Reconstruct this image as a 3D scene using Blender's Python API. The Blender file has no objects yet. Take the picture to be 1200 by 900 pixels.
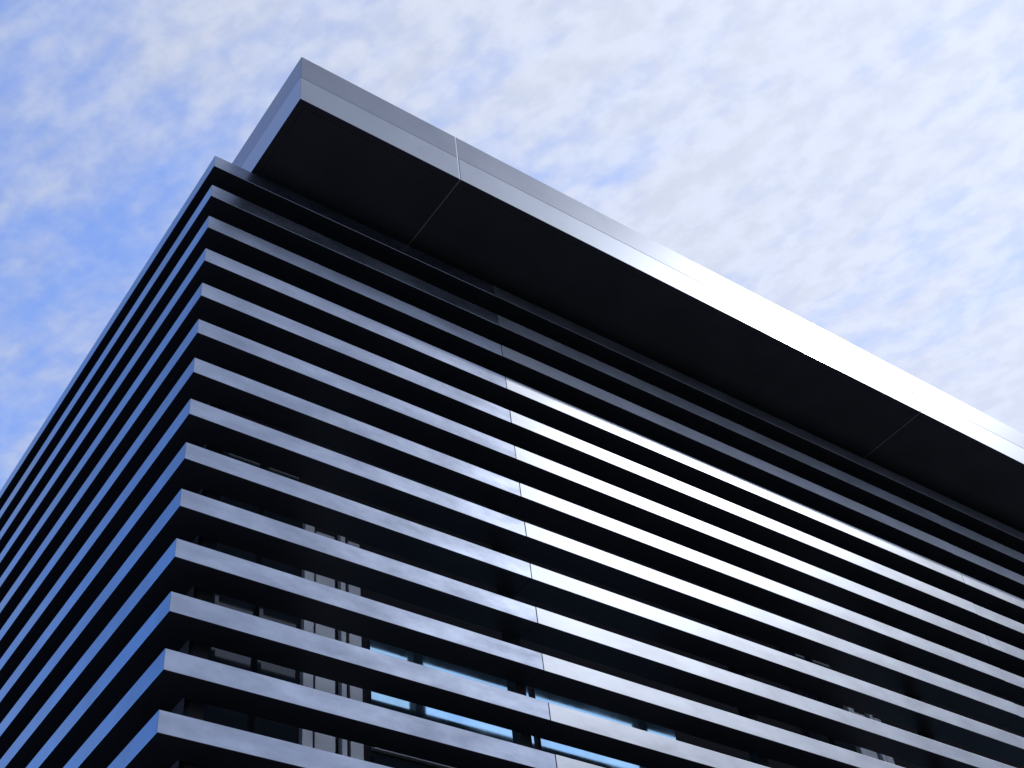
import bpy, bmesh, math
from mathutils import Matrix, Vector
sc=bpy.context.scene
sc.view_settings.view_transform='Standard'
sc.view_settings.look='None'
sc.view_settings.exposure=0
sc.view_settings.gamma=1

# ------------------------------------------------------------ materials
def metal(name, col, rough, metallic=1.0, var=0.10, rvar=0.03, nscale=2.3, spec=.5, stretch=(1,1,1), coat=0, crough=.14):
    m=bpy.data.materials.new(name); m.use_nodes=True
    nt=m.node_tree; N=nt.nodes; L=nt.links
    b=N['Principled BSDF']
    b.inputs['Metallic'].default_value=metallic
    b.inputs['Specular IOR Level'].default_value=spec
    b.inputs['Coat Weight'].default_value=coat
    b.inputs['Coat Roughness'].default_value=crough
    tc=N.new('ShaderNodeTexCoord')
    mp=N.new('ShaderNodeMapping'); mp.inputs['Scale'].default_value=stretch; L.new(tc.outputs['Object'],mp.inputs['Vector'])
    n1=N.new('ShaderNodeTexNoise'); n1.inputs['Scale'].default_value=nscale; n1.inputs['Detail'].default_value=4
    n1.inputs['Roughness'].default_value=.62
    L.new(mp.outputs[0],n1.inputs['Vector'])
    r=N.new('ShaderNodeMapRange'); r.inputs['From Min'].default_value=.3; r.inputs['From Max'].default_value=.7
    r.inputs['To Min'].default_value=1-var; r.inputs['To Max'].default_value=1+var
    L.new(n1.outputs['Fac'],r.inputs['Value'])
    v=N.new('ShaderNodeVectorMath'); v.operation='SCALE'; v.inputs[0].default_value=col
    L.new(r.outputs['Result'],v.inputs['Scale'])
    L.new(v.outputs['Vector'],b.inputs['Base Color'])
    r2=N.new('ShaderNodeMapRange'); r2.inputs['From Min'].default_value=.3; r2.inputs['From Max'].default_value=.7
    r2.inputs['To Min'].default_value=rough-rvar; r2.inputs['To Max'].default_value=rough+rvar
    L.new(n1.outputs['Fac'],r2.inputs['Value']); L.new(r2.outputs['Result'],b.inputs['Roughness'])
    return m
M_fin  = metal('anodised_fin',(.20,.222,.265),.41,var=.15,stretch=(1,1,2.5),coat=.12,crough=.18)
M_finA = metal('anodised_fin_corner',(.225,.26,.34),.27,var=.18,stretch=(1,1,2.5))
M_finL = metal('anodised_fin_side_skytint',(.07,.195,.34),.16,var=.25,nscale=1.6)  # blue of the reflected sky put into the side-face colour
M_dark = metal('anodised_fin_shaded',(.055,.06,.075),.40,metallic=.5)  # same fin metal, darkened: shade on undersides, tops and backs put into the colour
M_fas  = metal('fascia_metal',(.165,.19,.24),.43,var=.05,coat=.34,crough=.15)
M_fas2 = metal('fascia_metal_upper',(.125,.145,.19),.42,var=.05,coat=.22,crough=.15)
M_fasL = metal('fascia_metal_side_skytint',(.27,.32,.40),.28,var=.05)  # fascia metal again, sky reflection on the side painted in as lighter blue
M_fasL2= metal('fascia_metal_side_upper_skytint',(.16,.195,.26),.28,var=.05)  # upper strip of the side, sky reflection likewise painted into the colour
M_sof  = metal('soffit_metal_shaded',(.085,.087,.099),.38,metallic=.5)  # fascia metal darkened, shade under the canopy put into the colour
M_seam = metal('seam_profile',(.5,.52,.56),.35,metallic=.6)
M_wall = metal('dark_cladding',(.020,.021,.027),.6,metallic=0,spec=.2)
M_post = metal('dark_post',(.02,.021,.026),.4,metallic=.2,spec=.3)
M_frame= metal('white_frame',(.80,.84,.90),.30,metallic=.6,var=.08)
M_glass= metal('blue_glass',(.40,.66,.88),.06,metallic=.95,rvar=.03,var=.2)
M_dglass=metal('dark_glass',(.03,.04,.055),.06,metallic=.3,rvar=.02)
M_asph = metal('asphalt',(.05,.05,.052),.9,metallic=0,nscale=.6)
M_pave = metal('paving_concrete',(.14,.14,.14),.85,metallic=0,nscale=1.5)

# ------------------------------------------------------------ mesh helpers
def prism(bm,poly,z0,z1):
    a=[bm.verts.new((x,y,z0)) for x,y in poly]; b=[bm.verts.new((x,y,z1)) for x,y in poly]
    n=len(poly)
    bm.faces.new(a[::-1]); bm.faces.new(b)
    for i in range(n): bm.faces.new((a[i],a[(i+1)%n],b[(i+1)%n],b[i]))
def box(bm,x0,x1,y0,y1,z0,z1): prism(bm,[(x0,y0),(x1,y0),(x1,y1),(x0,y1)],z0,z1)
def finish(bm,name,mats,parent,bevel=0):
    bmesh.ops.recalc_face_normals(bm,faces=bm.faces[:])
    if not isinstance(mats,(list,tuple)): mats=[mats]
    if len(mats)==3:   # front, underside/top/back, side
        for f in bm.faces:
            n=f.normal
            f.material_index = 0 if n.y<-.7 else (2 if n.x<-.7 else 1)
    me=bpy.data.meshes.new(name); bm.to_mesh(me); bm.free()
    o=bpy.data.objects.new(name,me); sc.collection.objects.link(o)
    for m in mats: me.materials.append(m)
    if parent: o.parent=parent
    if bevel:
        md=o.modifiers.new('bevel','BEVEL'); md.width=bevel; md.segments=2; md.limit_method='ANGLE'
    return o
bld=bpy.data.objects.new('office_building',None); sc.collection.objects.link(bld)

S=.35; FH=.125; FD=.20; XE=26.; YE=20.; NF=21
J=[2.456,7.70,12.94,18.18,23.42,XE]
bmA=bmesh.new(); bmB=bmesh.new(); bmC=bmesh.new()
for i in range(NF):
    zt=-i*S; zb=zt-FH
    prism(bmA,[(0,0),(J[0]-.0012,0),(J[0]-.0012,FD),(FD,FD),(FD,5.2),(0,5.2)],zb,zt)
    for k in range(len(J)-1):
        o1=.0006+.0018*((i*7+k*3)%5)/4
        box(bmB,J[k]+.0012,J[k+1]-.002,-o1+.001*(k%2)*2,FD-o1,zb-.0005*((i+k)%3),zt-.0005*((i+k)%3))
    y=5.204
    while y<YE:
        box(bmC,0,FD,y,min(y+5.24,YE)-.004,zb,zt); y+=5.24
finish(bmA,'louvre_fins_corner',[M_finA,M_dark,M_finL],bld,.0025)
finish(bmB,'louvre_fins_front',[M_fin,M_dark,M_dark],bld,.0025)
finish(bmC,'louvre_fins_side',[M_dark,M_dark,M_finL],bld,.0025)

bm=bmesh.new()
zb=-(NF-1)*S-FH
xs=[.285]+[2.42+2.1*k for k in range(11)]
for x in xs: box(bm,x-.04,x+.04,FD+.002,FD+.09,zb,.0)
for k in range(9): 
    y=.285+2.1*(k+.9); box(bm,FD+.002,FD+.09,y-.035,y+.035,zb,.0)
finish(bm,'fin_posts',M_post,bld,.003)

# ---- roof canopy
RX,RY,RZ,RH=.323,-.672,.12,.564
RJ=[RX,1.70,6.944,12.19,17.43,22.67,XE+1]
mid=RZ+RH*.50
g=.004
bmL=bmesh.new(); bmU=bmesh.new()
for k in range(len(RJ)-1):
    x0=RJ[k]+(0 if k==0 else g); x1=RJ[k+1]-g
    if k==0:
        for bmm,z0,z1,o in ((bmL,RZ,mid-g,0),(bmU,mid+g,RZ+RH,.004)):
            prism(bmm,[(RX+o,RY+o),(x1,RY+o),(x1,RY+.06),(RX+.06,RY+.06),(RX+.06,3.4),(RX+o,3.4)],z0,z1)
    else:
        box(bmL,x0,x1,RY,RY+.06,RZ,mid-g); box(bmU,x0,x1,RY+.004,RY+.06,mid+g,RZ+RH)
y=3.406
while y<YE:
    y1=min(y+5.24,YE)
    box(bmL,RX,RX+.06,y,y1-2*g,RZ,mid-g); box(bmU,RX+.004,RX+.06,y,y1-2*g,mid+g,RZ+RH); y=y1
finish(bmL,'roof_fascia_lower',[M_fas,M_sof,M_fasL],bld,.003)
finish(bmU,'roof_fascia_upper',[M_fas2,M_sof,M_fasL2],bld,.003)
bm=bmesh.new(); box(bm,RX+.062,XE+1,RY+.062,YE,RZ+.02,RZ+RH-.02)
finish(bm,'roof_slab',M_wall,bld)
bm=bmesh.new()
for k in range(len(RJ)-1):
    box(bm,(RX+.061) if k==0 else RJ[k]+.005,RJ[k+1]-.005,RY+.061,.6,RZ+.001,RZ+.016)
finish(bm,'roof_soffit',M_sof,bld)
bm=bmesh.new()
for x in RJ[1:-1]:
    box(bm,x-.0045,x+.0045,RY+.0,.5,RZ-.001,RZ+.0005)
    box(bm,x-.0035,x+.0035,RY+.004,RY+.05,RZ+.004,RZ+RH-.004)
finish(bm,'roof_seams',M_seam,bld)

# ---- core walls
CX,CY=.55,.825
zg=-8.077-1.6
bm=bmesh.new(); box(bm,CX,XE,CY,YE,zg,RZ+.01)
finish(bm,'core_wall',M_wall,bld)
bmF=bmesh.new(); bmG=bmesh.new(); bmD=bmesh.new()
for k in range(5):
    x=5.24*k
    for a,b,p,z1 in ((1.20,1.27,.05,-2.25),(1.30,1.44,.02,-2.4),(1.47,1.505,.05,-2.25),(1.54,1.63,.03,-2.4)):
        if x+b<XE: box(bmF,x+a,x+b,CY-p,CY-.003,-4.4,z1)
    for a,b in ((1.70,2.97),(3.03,4.32),):
        if x+b<XE:
            box(bmG,x+a,x+b,CY-.02,CY-.004,-3.85,-3.09)
            box(bmF,x+a,x+b,CY-.04,CY-.004,-3.94,-3.915)
            box(bmD,x+a,x+b,CY-.02,CY-.004,-5.0,-3.97)
    for a,b in ((.62,.86),(.92,1.16)):
        box(bmD,x+a,x+b,CY-.02,CY-.004,-4.3,-1.9)
        box(bmD,x+a-.03,x+a-.005,CY-.05,CY-.004,-4.3,-1.9)
    for a,b in ((.7,2.2),(2.3,3.8),(3.9,5.4)):
        if x+b<XE: box(bmD,x+a,x+b,CY-.03,CY-.004,zg+.3,-7.3)
for k in range(7):
    y=1.2+2.6*k
    box(bmD,CX-.02,CX-.004,y,y+2.3,-5.0,-1.9); box(bmD,CX-.03,CX-.004,y,y+2.3,zg+.3,-7.3)
finish(bmF,'window_frames',M_frame,bld,.002)
finish(bmG,'window_glass_blue',M_glass,bld)
finish(bmD,'window_glass_dark',M_dglass,bld)

# ---- ground
bm=bmesh.new(); s=4000
vs=[bm.verts.new(p) for p in ((-s,-s,zg-.12),(s,-s,zg-.12),(s,s,zg-.12),(-s,s,zg-.12))]; bm.faces.new(vs)
finish(bm,'ground',M_asph,None)
bm=bmesh.new(); box(bm,-3.2,XE+3,-3.2,YE+3,zg-.119,zg-.002)
finish(bm,'pavement',M_pave,None,.01)

# ------------------------------------------------------------ sun + sky
sd=Vector((.626,-.380,.679)).normalized()
sl=bpy.data.lights.new('sun','SUN'); sl.energy=2.0; sl.angle=math.radians(.5); sl.color=(1,.97,.93)
so=bpy.data.objects.new('sun',sl); sc.collection.objects.link(so)
so.rotation_euler=sd.to_track_quat('Z','Y').to_euler(); so.location=sd*60
w=bpy.data.worlds.new('World'); sc.world=w; w.use_nodes=True
nt=w.node_tree; N=nt.nodes; L=nt.links
bg=N['Background']; bg.inputs['Strength'].default_value=.15
sky=N.new('ShaderNodeTexSky'); sky.sky_type='NISHITA'; sky.sun_disc=False
sky.sun_elevation=math.asin(sd.z); sky.sun_rotation=math.atan2(sd.x,sd.y)
sky.air_density=1; sky.dust_density=.4; sky.ozone_density=2.0
skm=N.new('ShaderNodeVectorMath'); skm.operation='MULTIPLY'; L.new(sky.outputs[0],skm.inputs[0]); skm.inputs[1].default_value=(1.55,1.80,2.45)
tc=N.new('ShaderNodeTexCoord')
sep=N.new('ShaderNodeSeparateXYZ'); L.new(tc.outputs['Generated'],sep.inputs[0])
def math_(op,a,b=None,c=None,clamp=False):
    n=N.new('ShaderNodeMath'); n.operation=op; n.use_clamp=clamp
    for i,v in enumerate((a,b,c)):
        if v is None: continue
        if isinstance(v,(int,float)): n.inputs[i].default_value=v
        else: L.new(v,n.inputs[i])
    return n.outputs[0]
def ramp(v,a,b,c=0.,d=1.,smooth=True):
    n=N.new('ShaderNodeMapRange'); n.interpolation_type='SMOOTHSTEP' if smooth else 'LINEAR'
    L.new(v,n.inputs['Value'])
    for k,x in zip(('From Min','From Max','To Min','To Max'),(a,b,c,d)): n.inputs[k].default_value=x
    return n.outputs['Result']
zc=math_('MAXIMUM',sep.outputs['Z'],.10)
px=math_('DIVIDE',sep.outputs['X'],zc); py=math_('DIVIDE',sep.outputs['Y'],zc)
# cloud-layer coordinates turned so that u runs across and v along the wind streaks
u=math_('ADD',math_('MULTIPLY',px,.938),math_('MULTIPLY',py,.346))
v=math_('ADD',math_('MULTIPLY',px,.346),math_('MULTIPLY',py,-.938))
comb=N.new('ShaderNodeCombineXYZ'); L.new(u,comb.inputs[0]); L.new(v,comb.inputs[1])
def noise(scale,detail,rough,dist=0,mapscale=(1,1,1),off=(0,0,0)):
    mp=N.new('ShaderNodeMapping'); L.new(comb.outputs[0],mp.inputs['Vector'])
    mp.inputs['Scale'].default_value=mapscale; mp.inputs['Location'].default_value=off
    n=N.new('ShaderNodeTexNoise'); n.noise_dimensions='2D'
    n.inputs['Scale'].default_value=scale; n.inputs['Detail'].default_value=detail
    n.inputs['Roughness'].default_value=rough; n.inputs['Distortion'].default_value=dist
    L.new(mp.outputs[0],n.inputs['Vector']); return n.outputs['Fac']
big=noise(3.0,2,.5,.4,(1.5,.7,1),off=(3.1,1.2,0))
medn=noise(9,3,.6,.1,(1.7,.6,1),off=(0.4,7,0))
fine=noise(32,3,.55,.1,(1.1,.8,1),off=(2,5,0))
cov=ramp(math_('SUBTRACT',px,py),-1.15,.35,0.10,.95,False)
a=math_('MULTIPLY_ADD',big,.9,-.45)
b_=math_('MULTIPLY_ADD',medn,1.0,-.5)
c_=math_('MULTIPLY_ADD',fine,.65,-.325)
tot=math_('ADD',math_('ADD',cov,a),math_('ADD',b_,c_))
dens=ramp(tot,-.25,1.05,.08,.97)
dt=N.new('ShaderNodeVectorMath'); dt.operation='DOT_PRODUCT'; L.new(tc.outputs['Generated'],dt.inputs[0]); dt.inputs[1].default_value=sd
glow=ramp(dt.outputs['Value'],.3,1,4.3,6.1)
shade=ramp(fine,.3,.7,.94,1.04)
cb=math_('MULTIPLY',glow,shade)
cc=N.new('ShaderNodeVectorMath'); cc.operation='SCALE'; cc.inputs[0].default_value=(.90,.97,1.15); L.new(cb,cc.inputs['Scale'])
mx=N.new('ShaderNodeMix'); mx.data_type='RGBA'; L.new(dens,mx.inputs[0]); L.new(skm.outputs[0],mx.inputs[6]); L.new(cc.outputs[0],mx.inputs[7])
L.new(mx.outputs[2],bg.inputs['Color'])

# ------------------------------------------------------------ camera
cd=bpy.data.cameras.new('camera'); cam=bpy.data.objects.new('camera',cd); sc.collection.objects.link(cam)
cd.sensor_width=36; cd.lens=1554/1200*36; cd.clip_end=9000; cd.clip_start=.1
R=Matrix(((.81301,-.57418,-.09664),(-.34804,-.61229,.70991),(-.46678,-.54353,-.69763)))
m=R.transposed().to_4x4(); m.translation=Vector((-2.157,-5.437,-8.077))
cam.matrix_world=m
sc.camera=cam
